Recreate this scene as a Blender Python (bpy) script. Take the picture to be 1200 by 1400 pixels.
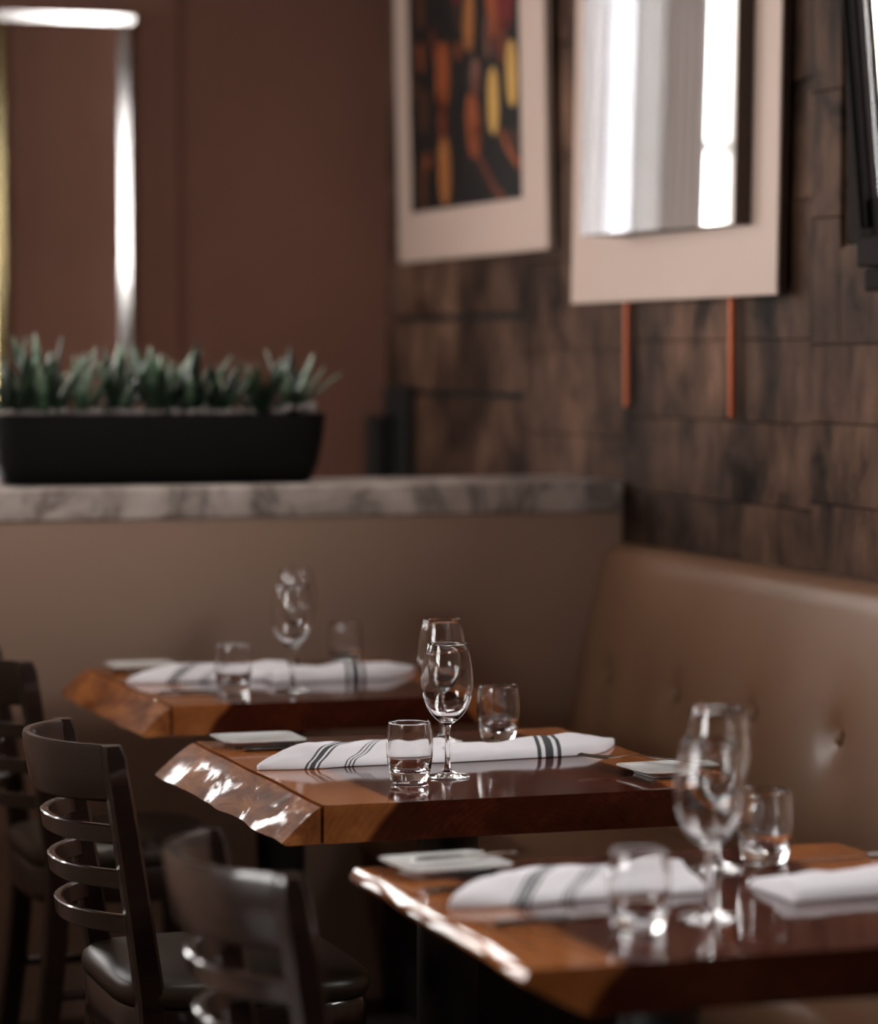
import bpy, bmesh, math, random
from mathutils import Vector, Matrix, noise

for _o in list(bpy.data.objects):
    bpy.data.objects.remove(_o, do_unlink=True)
S = bpy.context.scene
COL = S.collection
R = math.radians
PI = math.pi

# ------------------------------------------------------------------ camera
cam_d = bpy.data.cameras.new('camera')
cam = bpy.data.objects.new('camera', cam_d)
COL.objects.link(cam)
S.camera = cam
cam_d.sensor_fit = 'HORIZONTAL'
cam_d.sensor_width = 24.0
cam_d.lens = 85.0
cam.location = (0, 0, 1.40)
cam.rotation_euler = (R(90 - 2.896), 0, R(-18.2))
cam_d.clip_start = 0.05
cam_d.dof.use_dof = True
cam_d.dof.focus_distance = 4.70
cam_d.dof.aperture_fstop = 1.75

# ------------------------------------------------------------------ world, daylight, exposure
W = bpy.data.worlds.new('world')
S.world = W
W.use_nodes = True
wbg = W.node_tree.nodes['Background']
wbg.inputs[0].default_value = (1.0, 0.965, 0.94, 1)
wbg.inputs[1].default_value = 1.0
S.view_settings.view_transform = 'Standard'
S.view_settings.look = 'None'
S.view_settings.gamma = 1.0
S.view_settings.use_curve_mapping = False
S.view_settings.exposure = 3.85
S.cycles.use_denoising = True
S.cycles.sample_clamp_indirect = 6.0
S.cycles.max_bounces = 10
S.cycles.diffuse_bounces = 3
S.cycles.glossy_bounces = 5
S.cycles.transmission_bounces = 12
S.cycles.transparent_max_bounces = 12


def portal(name, loc, rot, sx, sz):
    """daylight portal filling a window opening"""
    l = bpy.data.lights.new(name, 'AREA')
    l.shape = 'RECTANGLE'
    l.size = sx
    l.size_y = sz
    l.cycles.is_portal = True
    o = bpy.data.objects.new(name, l)
    o.location = loc
    o.rotation_euler = rot
    COL.objects.link(o)
    return o


XW = 2.547          # right wall face
YB = 8.198          # back wall face
XL = -2.60          # left wall face
YR = -2.40          # rear wall face
ZC = 3.10           # ceiling
# openings  (a0, a1, z0, z1)
WIN_RIGHT = [(2.20, 5.33, 1.60, 2.42)]
WIN_RIGHT_OUT = [(2.20, 5.85, 1.60, 2.42)]     # splayed reveal behind the panelling
WIN_BACK = [(-1.45, -0.25, 0.85, 2.80), (0.15, 1.36, 0.85, 2.80)]
WIN_LEFT = [(1.7, 3.5, 0.90, 2.80), (6.4, 7.8, 0.90, 2.55)]
for i, (a, b, c, d) in enumerate(WIN_BACK):
    portal('daylight_portal', ((a + b) / 2, YB + 0.22, (c + d) / 2), (R(-90), 0, 0), b - a, d - c)
for i, (a, b, c, d) in enumerate(WIN_LEFT):
    portal('daylight_portal', (XL - 0.22, (a + b) / 2, (c + d) / 2), (0, R(-90), 0), d - c, b - a)
for i, (a, b, c, d) in enumerate(WIN_RIGHT_OUT):
    portal('daylight_portal', (XW + 0.25, (a + b) / 2, (c + d) / 2), (0, R(90), 0), d - c, b - a)


# ------------------------------------------------------------------ mesh helpers
class MB:
    def __init__(s):
        s.v = []
        s.f = []

    def add(s, vs, fs):
        n = len(s.v)
        s.v += [tuple(v) for v in vs]
        s.f += [tuple(i + n for i in f) for f in fs]
        return s

    def box(s, a, b):
        x0, y0, z0 = a
        x1, y1, z1 = b
        return s.add([(x0, y0, z0), (x1, y0, z0), (x1, y1, z0), (x0, y1, z0),
                      (x0, y0, z1), (x1, y0, z1), (x1, y1, z1), (x0, y1, z1)],
                     [(0, 3, 2, 1), (4, 5, 6, 7), (0, 1, 5, 4), (1, 2, 6, 5), (2, 3, 7, 6), (3, 0, 4, 7)])

    def rings(s, rings, cap=True, closed=True):
        """loft a list of equal-length rings"""
        n = len(rings[0])
        vs = [p for r in rings for p in r]
        fs = []
        for i in range(len(rings) - 1):
            for j in range(n if closed else n - 1):
                k = (j + 1) % n
                fs.append((i * n + j, i * n + k, (i + 1) * n + k, (i + 1) * n + j))
        if cap:
            fs.append(tuple(range(n - 1, -1, -1)))
            m = (len(rings) - 1) * n
            fs.append(tuple(m + j for j in range(n)))
        return s.add(vs, fs)

    def tube(s, pts, r, n=10, cap=True):
        """round tube along a polyline; r a number or list"""
        pts = [Vector(p) for p in pts]
        if not isinstance(r, (list, tuple)):
            r = [r] * len(pts)
        rings = []
        for i, p in enumerate(pts):
            t = (pts[min(i + 1, len(pts) - 1)] - pts[max(i - 1, 0)]).normalized()
            u = t.cross(Vector((0, 0, 1)))
            if u.length < 1e-3:
                u = Vector((1, 0, 0))
            u.normalize()
            w = u.cross(t)
            rings.append([p + (u * math.cos(2 * PI * k / n) + w * math.sin(2 * PI * k / n)) * r[i] for k in range(n)])
        return s.rings(rings, cap)

    def lathe(s, prof, n=48, c=(0, 0, 0)):
        """revolve an open (r,z) profile; points with r=0 become poles"""
        vs = []
        idx = []
        for (r, z) in prof:
            if r < 1e-6:
                idx.append([len(vs)])
                vs.append((c[0], c[1], c[2] + z))
            else:
                row = []
                for k in range(n):
                    a = 2 * PI * k / n
                    row.append(len(vs))
                    vs.append((c[0] + r * math.cos(a), c[1] + r * math.sin(a), c[2] + z))
                idx.append(row)
        fs = []
        for i in range(len(idx) - 1):
            A, B = idx[i], idx[i + 1]
            for k in range(n):
                m = (k + 1) % n
                if len(A) == 1 and len(B) > 1:
                    fs.append((A[0], B[m], B[k]))
                elif len(B) == 1 and len(A) > 1:
                    fs.append((A[k], A[m], B[0]))
                elif len(A) > 1 and len(B) > 1:
                    fs.append((A[k], A[m], B[m], B[k]))
        return s.add(vs, fs)

    def build(s, name, mat, parent=None, smooth=False, bevel=0.0, fix=True, seg=2):
        me = bpy.data.meshes.new(name)
        me.from_pydata(s.v, [], s.f)
        if fix or bevel:
            bm = bmesh.new()
            bm.from_mesh(me)
            if bevel:
                es = [e for e in bm.edges if len(e.link_faces) == 2 and e.calc_face_angle(0) > 0.6]
                bmesh.ops.bevel(bm, geom=es, offset=bevel, segments=seg, affect='EDGES', profile=0.5)
            bmesh.ops.recalc_face_normals(bm, faces=bm.faces)
            bm.to_mesh(me)
            bm.free()
        me.materials.append(mat)
        if smooth:
            if smooth is True:
                me.polygons.foreach_set('use_smooth', [True] * len(me.polygons))
            else:
                me.shade_flat()
                bm = bmesh.new()
                bm.from_mesh(me)
                for f in bm.faces:
                    f.smooth = True
                for e in bm.edges:
                    e.smooth = not (len(e.link_faces) == 2 and e.calc_face_angle(0) > smooth)
                bm.to_mesh(me)
                bm.free()
        o = bpy.data.objects.new(name, me)
        COL.objects.link(o)
        if parent:
            o.parent = parent
        return o


def box(name, a, b, mat, parent=None, bevel=0.0):
    return MB().box(a, b).build(name, mat, parent, bevel=bevel, fix=bool(bevel))


def tag(o, label, cat, group=None):
    o['label'] = label
    o['category'] = cat
    if group:
        o['group'] = group
    return o


def struct(o, label=None):
    o['kind'] = 'structure'
    if label:
        o['label'] = label
    return o


def thing(name, label, cat, loc=(0, 0, 0), rot=(0, 0, 0), group=None):
    o = bpy.data.objects.new(name, None)
    o.empty_display_size = 0.05
    COL.objects.link(o)
    o.location = loc
    o.rotation_euler = rot
    return tag(o, label, cat, group)


def copy_tree(root, loc, rot, label, group=None):
    c = root.copy()
    COL.objects.link(c)
    c.location = loc
    c.rotation_euler = rot
    c['label'] = label
    if group:
        c['group'] = group
    for ch in root.children:
        d = ch.copy()
        COL.objects.link(d)
        d.parent = c
        for g in ch.children:
            e = g.copy()
            COL.objects.link(e)
            e.parent = d
    return c


# ------------------------------------------------------------------ materials
def mat(name, color=(0.5, 0.5, 0.5), rough=0.5, metal=0.0, spec=0.5, coat=0.0, coat_rough=0.05, trans=0.0, ior=1.5):
    m = bpy.data.materials.new(name)
    m.use_nodes = True
    b = m.node_tree.nodes['Principled BSDF']
    b.inputs['Base Color'].default_value = (*color, 1)
    b.inputs['Roughness'].default_value = rough
    b.inputs['Metallic'].default_value = metal
    b.inputs['Specular IOR Level'].default_value = spec
    b.inputs['Coat Weight'].default_value = coat
    b.inputs['Coat Roughness'].default_value = coat_rough
    b.inputs['Transmission Weight'].default_value = trans
    b.inputs['IOR'].default_value = ior
    return m


class N:
    """tiny node builder"""
    def __init__(s, m):
        s.m = m
        s.t = m.node_tree
        s.b = s.t.nodes['Principled BSDF']

    def new(s, typ, **kw):
        n = s.t.nodes.new(typ)
        for k, v in kw.items():
            if k.startswith('i_'):
                key = k[2:]
                key = int(key) if key.isdigit() else key.replace('_', ' ')
                inp = n.inputs[key]
                if isinstance(v, bpy.types.NodeSocket):
                    s.t.links.new(v, inp)
                else:
                    inp.default_value = v
            else:
                setattr(n, k, v)
        return n

    def link(s, a, b):
        s.t.links.new(a, b)

    def coord(s, scale=(1, 1, 1), kind='Object', rot=(0, 0, 0)):
        tc = s.new('ShaderNodeTexCoord')
        mp = s.new('ShaderNodeMapping')
        mp.inputs['Scale'].default_value = scale
        mp.inputs['Rotation'].default_value = rot
        s.link(tc.outputs[kind], mp.inputs['Vector'])
        return mp.outputs['Vector']

    def noise(s, vec, scale, detail=4, rough=0.55, dist=0.0):
        n = s.new('ShaderNodeTexNoise')
        s.link(vec, n.inputs['Vector'])
        n.inputs['Scale'].default_value = scale
        n.inputs['Detail'].default_value = detail
        n.inputs['Roughness'].default_value = rough
        n.inputs['Distortion'].default_value = dist
        return n.outputs['Fac']

    def ramp(s, fac, stops, interp='LINEAR'):
        r = s.new('ShaderNodeValToRGB')
        s.link(fac, r.inputs['Fac'])
        r.color_ramp.interpolation = interp
        el = r.color_ramp.elements
        while len(el) < len(stops):
            el.new(0.5)
        for e, (p, c) in zip(el, stops):
            e.position = p
            e.color = (*c, 1) if len(c) == 3 else c
        return r.outputs['Color']

    def math(s, op, a, b=None, c=None):
        n = s.new('ShaderNodeMath', operation=op)
        for i, v in enumerate((a, b, c)):
            if v is None:
                continue
            if isinstance(v, bpy.types.NodeSocket):
                s.link(v, n.inputs[i])
            else:
                n.inputs[i].default_value = v
        return n.outputs[0]

    def mix(s, fac, a, b, blend='MIX'):
        n = s.new('ShaderNodeMix', data_type='RGBA', blend_type=blend)
        for key, v in ((0, fac), (6, a), (7, b)):
            if isinstance(v, bpy.types.NodeSocket):
                s.link(v, n.inputs[key])
            else:
                n.inputs[key].default_value = v if key == 0 else (*v, 1)
        return n.outputs[2]

    def bump(s, h, strength=0.2, dist=0.01):
        n = s.new('ShaderNodeBump')
        n.inputs['Strength'].default_value = strength
        n.inputs['Distance'].default_value = dist
        s.link(h, n.inputs['Height'])
        s.link(n.outputs['Normal'], s.b.inputs['Normal'])
        return n

    def color(s, c):
        s.link(c, s.b.inputs['Base Color'])

    def rough(s, c):
        s.link(c, s.b.inputs['Roughness'])


def sep(n, vec):
    x = n.new('ShaderNodeSeparateXYZ')
    n.link(vec, x.inputs[0])
    return x.outputs


def M_plaster(name, col, rough=0.7, var=0.12):
    m = mat(name, col, rough, spec=0.3)
    n = N(m)
    v = n.coord((1, 1, 1))
    f = n.noise(v, 1.3, 5)
    lo = tuple(c * (1 - var) for c in col)
    hi = tuple(c * (1 + var) for c in col)
    n.color(n.ramp(f, [(0.3, lo), (0.7, hi)]))
    n.bump(n.noise(v, 90, 3), 0.08, 0.004)
    return m


m_back = M_plaster('brown_painted_plaster', (0.24, 0.118, 0.085), 0.6)
m_low = M_plaster('taupe_satin_panel', (0.40, 0.264, 0.200), 0.42, 0.05)
m_room = M_plaster('warm_grey_plaster', (0.085, 0.058, 0.045), 0.8)
m_ceil = M_plaster('dark_ceiling_paint', (0.06, 0.042, 0.034), 0.8)


def make_panel_mat():
    m = mat('reclaimed_wood_panel', (0.1, 0.07, 0.05), 0.68, spec=0.12)
    n = N(m)
    info = n.new('ShaderNodeObjectInfo')
    tc = n.new('ShaderNodeTexCoord')
    off = n.new('ShaderNodeVectorMath', operation='MULTIPLY_ADD')
    n.link(info.outputs['Random'], off.inputs[0])
    off.inputs[1].default_value = (0.05, 0.06, 0.03)
    n.link(tc.outputs['Object'], off.inputs[2])
    mp = n.new('ShaderNodeMapping')
    mp.inputs['Scale'].default_value = (4, 7, 2.0)
    n.link(off.outputs[0], mp.inputs['Vector'])
    grain = n.noise(mp.outputs[0], 2.2, 8, 0.62, 0.4)
    mp2 = n.new('ShaderNodeMapping')
    mp2.inputs['Scale'].default_value = (6, 6, 5)
    n.link(off.outputs[0], mp2.inputs['Vector'])
    blot = n.noise(mp2.outputs[0], 1.1, 6, 0.65, 0.3)
    base = n.ramp(grain, [(0.22, (0.036, 0.021, 0.015)), (0.45, (0.070, 0.041, 0.029)), (0.60, (0.104, 0.062, 0.044)), (0.8, (0.155, 0.096, 0.068))])
    dark = n.ramp(blot, [(0.34, (0.16, 0.14, 0.13)), (0.45, (0.78, 0.75, 0.73)), (0.62, (1.2, 1.16, 1.12))])
    mp4 = n.new('ShaderNodeMapping')
    mp4.inputs['Scale'].default_value = (1.6, 1.6, 1.3)
    n.link(off.outputs[0], mp4.inputs['Vector'])
    wide = n.ramp(n.noise(mp4.outputs[0], 1.7, 3, 0.5, 0.2), [(0.34, (0.50, 0.48, 0.46)), (0.5, (1.0, 0.98, 0.96)), (0.66, (1.75, 1.65, 1.55))])
    c = n.mix(1.0, n.mix(1.0, base, dark, 'MULTIPLY'), wide, 'MULTIPLY')
    hs = n.new('ShaderNodeHueSaturation')
    n.link(c, hs.inputs['Color'])
    n.link(n.math('MULTIPLY_ADD', info.outputs['Random'], 0.16, 0.92), hs.inputs['Value'])
    n.color(hs.outputs['Color'])
    n.bump(n.math('ADD', grain, blot), 0.35, 0.012)
    return m


m_panel = make_panel_mat()
m_panel_back = mat('dark_joint_backing', (0.012, 0.009, 0.008), 0.9)


def make_marble():
    m = mat('white_grey_marble', (0.6, 0.56, 0.54), 0.5, spec=0.12)
    n = N(m)
    v = n.coord((1, 1, 1))
    f1 = n.noise(v, 3.5, 8, 0.65, 1.6)
    vein = n.math('ABSOLUTE', n.math('SUBTRACT', f1, 0.5))
    c = n.ramp(vein, [(0.0, (0.24, 0.20, 0.18)), (0.03, (0.42, 0.36, 0.33)), (0.09, (0.62, 0.54, 0.49)), (0.2, (0.70, 0.62, 0.57))])
    f2 = n.noise(v, 6, 4)
    c2 = n.ramp(f2, [(0.35, (0.72, 0.70, 0.69)), (0.65, (1, 1, 1))])
    n.color(n.mix(1.0, c, c2, 'MULTIPLY'))
    return m


m_marble = make_marble()


def make_leather(name, col, rough, bs=0.12):
    m = mat(name, col, rough, spec=0.5)
    n = N(m)
    v = n.coord((1, 1, 1))
    f = n.noise(v, 2.0, 4)
    n.color(n.ramp(f, [(0.3, tuple(c * 0.88 for c in col)), (0.7, tuple(c * 1.1 for c in col))]))
    vo = n.new('ShaderNodeTexVoronoi')
    n.link(v, vo.inputs['Vector'])
    vo.inputs['Scale'].default_value = 420
    n.bump(vo.outputs['Distance'], bs, 0.0012)
    return m


m_leather = make_leather('tan_brown_leather', (0.27, 0.146, 0.086), 0.34)
m_seat = make_leather('dark_olive_leather', (0.046, 0.031, 0.021), 0.36)


def make_table_wood():
    m = mat('varnished_table_wood', (0.2, 0.08, 0.03), 0.07, spec=0.32)
    n = N(m)
    tc = n.new('ShaderNodeTexCoord')
    x, y, z = sep(n, tc.outputs['Object'])
    mp = n.new('ShaderNodeMapping')
    mp.inputs['Scale'].default_value = (26, 1.8, 26)
    n.link(tc.outputs['Object'], mp.inputs['Vector'])
    wob = n.noise(mp.outputs[0], 1.0, 6, 0.6, 0.5)
    mp3 = n.new('ShaderNodeMapping')
    mp3.inputs['Scale'].default_value = (2.5, 2.5, 2.5)
    n.link(tc.outputs['Object'], mp3.inputs['Vector'])
    big = n.noise(mp3.outputs[0], 1.5, 3)
    # growth rings: distance from a pith line below the slab
    dx = n.math('SUBTRACT', x, 0.33)
    dz = n.math('ADD', z, 0.10 - 0.76)
    rr = n.math('SQRT', n.math('ADD', n.math('MULTIPLY', dx, dx), n.math('MULTIPLY', n.math('MULTIPLY', dz, dz), 2.2)))
    rr2 = n.math('ADD', rr, n.math('MULTIPLY', n.math('SUBTRACT', big, 0.5), 0.05))
    ring = n.math('SINE', n.math('MULTIPLY', rr2, 560))
    ringc = n.math('MULTIPLY_ADD', ring, 0.09, 0.5)
    heart = n.new('ShaderNodeMapRange')
    n.link(rr2, heart.inputs['Value'])
    heart.inputs['From Min'].default_value = 0.262
    heart.inputs['From Max'].default_value = 0.272
    g = n.math('ADD', n.math('MULTIPLY', wob, 0.75), n.math('MULTIPLY', ringc, 0.3))
    hc = n.ramp(g, [(0.3, (0.024, 0.004, 0.002)), (0.55, (0.056, 0.010, 0.004)), (0.75, (0.105, 0.023, 0.009))])
    sc = n.ramp(g, [(0.3, (0.21, 0.062, 0.017)), (0.55, (0.37, 0.122, 0.036)), (0.75, (0.48, 0.18, 0.060))])
    n.color(n.mix(heart.outputs[0], hc, sc))
    n.bump(g, 0.05, 0.002)
    return m


m_table = make_table_wood()


def make_bark():
    m = mat('varnished_live_edge', (0.3, 0.12, 0.05), 0.6, coat=0.35, coat_rough=0.09)
    n = N(m)
    v = n.coord((9, 3, 9))
    f = n.noise(v, 2.5, 8, 0.65, 0.6)
    n.color(n.ramp(f, [(0.28, (0.11, 0.030, 0.009)), (0.48, (0.33, 0.108, 0.033)), (0.62, (0.55, 0.205, 0.060)), (0.75, (0.64, 0.28, 0.09))]))
    w = n.noise(n.coord((1.0, 0.6, 1.0)), 15, 6, 0.62, 0.5)
    worn = n.ramp(w, [(0.53, (0.0, 0.0, 0.0)), (0.60, (0.55, 0.55, 0.55))])
    n.link(worn, n.b.inputs['Coat Weight'])
    n.b.inputs['Specular IOR Level'].default_value = 0.08
    n.bump(n.noise(n.coord((1, 1, 1)), 60, 6, 0.65), 0.45, 0.005)
    return m


m_live = make_bark()


def make_chair_wood(name, a, b, rough):
    m = mat(name, a, rough, spec=0.3, coat=1.0, coat_rough=0.08)
    n = N(m)
    v = n.coord((4, 4, 40))
    f = n.noise(v, 3.0, 6, 0.6, 0.3)
    n.color(n.ramp(f, [(0.3, a), (0.7, b)]))
    n.bump(f, 0.12, 0.002)
    return m


m_chair = make_chair_wood('espresso_stained_wood', (0.012, 0.006, 0.0045), (0.029, 0.013, 0.009), 0.32)
m_iron = mat('black_cast_iron', (0.018, 0.018, 0.020), 0.42, spec=0.5)
m_black = mat('matte_black', (0.010, 0.010, 0.010), 0.6)
m_white_frame = M_plaster('warm_white_mount_board', (0.57, 0.43, 0.36), 0.55, 0.02)
m_frame_side = mat('dark_brown_frame_edge', (0.045, 0.024, 0.017), 0.5)
m_mirror = mat('mirror_silver', (0.93, 0.94, 0.94), 0.015, metal=1.0)
m_copper = mat('copper_orange', (0.34, 0.075, 0.022), 0.45, metal=0.5)
m_steel = mat('polished_steel', (0.78, 0.77, 0.76), 0.10, metal=1.0)
m_bar = mat('polished_steel_bar', (0.88, 0.84, 0.82), 0.12, metal=1.0)
m_brass = mat('polished_brass_bar', (0.72, 0.58, 0.30), 0.12, metal=1.0)
m_dark_handle = mat('dark_steel_handle', (0.10, 0.09, 0.085), 0.25, metal=0.9)
m_porcelain = mat('white_porcelain', (0.74, 0.75, 0.74), 0.12, coat=0.4)
m_glass = mat('clear_glass', (1, 1, 1), 0.0, trans=1.0, ior=1.47)
m_dark_window = mat('dark_stained_window_wood', (0.006, 0.004, 0.004), 0.7, spec=0.05)
m_sill = mat('dark_grey_sill', (0.018, 0.013, 0.011), 0.7, spec=0.05)
m_white_paint = mat('white_window_paint', (0.80, 0.79, 0.77), 0.4)
m_planter = mat('black_planter_glaze', (0.004, 0.004, 0.004), 0.55, spec=0.15)
m_soil = M_plaster('dark_potting_soil', (0.035, 0.026, 0.022), 0.95, 0.4)
m_pebble = M_plaster('pale_gravel', (0.30, 0.26, 0.25), 0.8, 0.4)


def make_napkin(stripes):
    m = mat('striped_linen', (0.78, 0.76, 0.79), 0.85, spec=0.15)
    n = N(m)
    tc = n.new('ShaderNodeTexCoord')
    uv = n.new('ShaderNodeUVMap')
    x, y, z = sep(n, uv.outputs['UV'])
    d = n.math('ADD', x, n.math('MULTIPLY', n.math('SUBTRACT', y, 0.5), stripes[1]))
    tot = None
    for (c, w) in stripes[0]:
        a = n.math('LESS_THAN', n.math('ABSOLUTE', n.math('SUBTRACT', d, c)), w)
        tot = a if tot is None else n.math('MAXIMUM', tot, a)
    n.color(n.mix(tot, (0.82, 0.80, 0.84), (0.075, 0.078, 0.088)))
    v = n.coord((1, 1, 1))
    n.bump(n.noise(v, 600, 2), 0.15, 0.001)
    return m


m_nap = make_napkin(([(0.40, 0.006), (0.43, 0.013), (0.46, 0.006), (0.60, 0.004), (0.62, 0.004), (0.64, 0.004)], -0.35))
m_nap_b = make_napkin(([(0.40, 0.010), (0.45, 0.020), (0.50, 0.010)], -0.10))


def make_leaf():
    m = mat('waxy_green_leaf', (0.05, 0.09, 0.05), 0.36, spec=0.45)
    n = N(m)
    info = n.new('ShaderNodeObjectInfo')
    tc = n.new('ShaderNodeTexCoord')
    x, y, z = sep(n, tc.outputs['Object'])
    v = n.coord((10, 10, 18))
    f = n.noise(v, 1.6, 4, 0.5, 0.6)
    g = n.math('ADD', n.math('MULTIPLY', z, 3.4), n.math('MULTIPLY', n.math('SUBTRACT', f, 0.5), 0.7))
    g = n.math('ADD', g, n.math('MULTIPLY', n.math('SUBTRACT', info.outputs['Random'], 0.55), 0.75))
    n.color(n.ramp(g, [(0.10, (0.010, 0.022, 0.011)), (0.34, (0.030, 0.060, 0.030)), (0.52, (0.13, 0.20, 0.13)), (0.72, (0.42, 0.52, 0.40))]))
    return m


m_leaf = make_leaf()


def make_floor():
    m = mat('dark_floor_boards', (0.05, 0.03, 0.02), 0.4)
    n = N(m)
    v = n.coord((1, 8, 1))
    f = n.noise(v, 3, 6)
    n.color(n.ramp(f, [(0.3, (0.010, 0.006, 0.005)), (0.7, (0.028, 0.017, 0.012))]))
    return m


m_floor = make_floor()


# ------------------------------------------------------------------ room shell
TH = 0.22


def wall_with_openings(name, axis, face, out, a0, a1, wins, m):
    """axis 'x': wall plane at x=face running in y ; axis 'y': wall plane at y=face running in x"""
    b = MB()
    f0, f1 = sorted((face, face + out))

    def add(p0, p1, z0, z1):
        if p1 - p0 < 1e-4 or z1 - z0 < 1e-4:
            return
        if axis == 'x':
            b.box((f0, p0, z0), (f1, p1, z1))
        else:
            b.box((p0, f0, z0), (p1, f1, z1))
    cur = a0
    for (p0, p1, z0, z1) in sorted(wins):
        add(cur, p0, 0, ZC)
        add(p0, p1, 0, z0)
        add(p0, p1, z1, ZC)
        cur = p1
    add(cur, a1, 0, ZC)
    return struct(b.build(name, m, fix=False))


struct(box('floor', (XL - TH, YR - TH, -0.05), (XW + TH, YB + TH, 0), m_floor))
struct(box('ceiling', (XL - TH, YR - TH, ZC), (XW + TH, YB + TH, ZC + 0.05), m_ceil))
wall_back = wall_with_openings('wall_back', 'y', YB, TH, XL - TH, XW + 0.30, WIN_BACK, m_back)
wall_left = wall_with_openings('wall_left', 'x', XL, -TH, YR, YB, WIN_LEFT, m_room)
wall_rear = struct(box('wall_rear', (XL, YR - TH, 0), (XW, YR, ZC), m_room))
wall_right = wall_with_openings('wall_right', 'x', XW + 0.022, TH, YR, YB, WIN_RIGHT_OUT, m_panel_back)
struct(box('trim_2', (XW + 0.0225, 5.33, 1.60), (XW + 0.034, 5.85, 2.42), m_panel_back))
# shallow pilaster edge on the back wall (the soft vertical line)
struct(box('trim_1', (1.40, YB - 0.012, 0.0), (1.955, YB, ZC), m_back, bevel=0.004))

# reclaimed wood panels clad the right wall, each one its own piece
random.seed(11)
cols = [8.196, 7.075, 6.405, 5.455, 4.75, 3.9, 2.95, 1.9, 0.8, -0.4, -1.5, YR]
seams_fixed = {0: [1.083, 1.300, 1.496, 1.735, 1.96, 2.22, 2.5, 2.8],
               1: [1.02, 1.215, 1.41, 1.62, 1.88, 2.12, 2.4, 2.75],
               2: [0.93, 1.10, 1.265, 1.43, 1.70, 1.93, 2.2, 2.5, 2.8],
               3: [0.96, 1.115, 1.27, 1.42, 1.66, 1.9, 2.16, 2.45, 2.8]}
for ci in range(len(cols) - 1):
    y1, y0 = cols[ci], cols[ci + 1]
    zs = seams_fixed.get(ci, [1.2, 2.0])
    zs = [0.0] + zs + [ZC]
    for k in range(len(zs) - 1):
        z0, z1 = zs[k], zs[k + 1]
        gap = 0.008 if ci == 0 and 1.25 < z0 < 1.55 else 0.0012
        gt = 0.008 if ci == 0 and 1.25 < z1 < 1.55 else 0.0012
        pr = random.uniform(0.0, 0.0025)
        rects = [(y0, y1, z0, z1)]
        for (a, bb, c, d) in WIN_RIGHT:      # cut around the window
            nr = []
            for (p, q, r_, s_) in rects:
                if q <= a or p >= bb or s_ <= c or r_ >= d:
                    nr.append((p, q, r_, s_))
                    continue
                if p < a:
                    nr.append((p, a, r_, s_))
                if q > bb:
                    nr.append((bb, q, r_, s_))
                pp, qq = max(p, a), min(q, bb)
                if r_ < c:
                    nr.append((pp, qq, r_, c))
                if s_ > d:
                    nr.append((pp, qq, d, s_))
            rects = nr
        for (p, q, r_, s_) in rects:
            if q - p < 0.02 or s_ - r_ < 0.02:
                continue
            box('panel', (XW - pr, p + 0.001, r_ + gap), (XW + 0.022, q - 0.001, s_ - gt), m_panel, wall_right, bevel=0.001)

# added unseen ceiling downlights that brighten the ledge, plants and tabletops
m_lens = bpy.data.materials.new('fill_light_lens')  # glowing lens of the added downlights
m_lens.use_nodes = True
_b = m_lens.node_tree.nodes['Principled BSDF']
_b.inputs['Emission Color'].default_value = (1.0, 0.93, 0.85, 1)
_b.inputs['Emission Strength'].default_value = 3.0


def downlight(x, y, watt, lab, ang=44):
    r = thing('fill_downlight', lab, 'ceiling light', (x, y, ZC - 0.001), group='added ceiling downlights')
    MB().lathe([(0.045, -0.012), (0.062, -0.010), (0.066, 0.0), (0.045, 0.0), (0.045, -0.012)], 32).build('trim_ring', m_iron, r, smooth=0.7)
    MB().lathe([(0.0, -0.006), (0.040, -0.006), (0.040, -0.001), (0.0, -0.001)], 32).build('lens', m_lens, r, smooth=0.7)
    l = bpy.data.lights.new('fill_lamp', 'SPOT')  # fill spot of the added fixture
    l.energy = watt
    l.color = (1.0, 0.93, 0.86)
    l.spot_size = R(ang)
    l.spot_blend = 0.8
    l.shadow_soft_size = 0.06
    o = bpy.data.objects.new('fill_lamp', l)
    o.location = (x, y, ZC - 0.08)
    COL.objects.link(o)


downlight(1.30, 6.70, 4.5, 'added unseen ceiling downlight above the planter and marble ledge', 62)
downlight(1.50, 5.75, 1.3, 'added unseen ceiling downlight above the far table')
downlight(1.45, 4.50, 1.2, 'added unseen ceiling downlight above the middle table')
downlight(1.38, 3.25, 1.0, 'added unseen ceiling downlight above the nearest table')

# low partition wall
YL = 6.42
struct(box('wall_low', (0.20, YL, 0), (XW - 0.008, YL + 0.34, 1.052), m_low))
struct(box('wall_added_shade', (0.04, 3.5, 0), (0.195, YL + 0.34, 1.22), m_low))  # added unseen partition that keeps window light off the lower left
ledge = box('marble_ledge', (0.20, YL - 0.012, 1.0525), (XW - 0.008, YL + 0.37, 1.120), m_marble, bevel=0.006)
tag(ledge, 'long white and grey veined marble ledge capping the low taupe wall', 'ledge')


# ------------------------------------------------------------------ windows
m_pane = bpy.data.materials.new('window_pane')
m_pane.use_nodes = True
_t = m_pane.node_tree
_t.nodes.remove(_t.nodes['Principled BSDF'])
_out = _t.nodes['Material Output']
_tr = _t.nodes.new('ShaderNodeBsdfTransparent')
_gl = _t.nodes.new('ShaderNodeBsdfGlossy')
_gl.inputs['Roughness'].default_value = 0.02
_mx = _t.nodes.new('ShaderNodeMixShader')
_mx.inputs[0].default_value = 0.06
_t.links.new(_tr.outputs[0], _mx.inputs[1])
_t.links.new(_gl.outputs[0], _mx.inputs[2])
_t.links.new(_mx.outputs[0], _out.inputs['Surface'])


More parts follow.
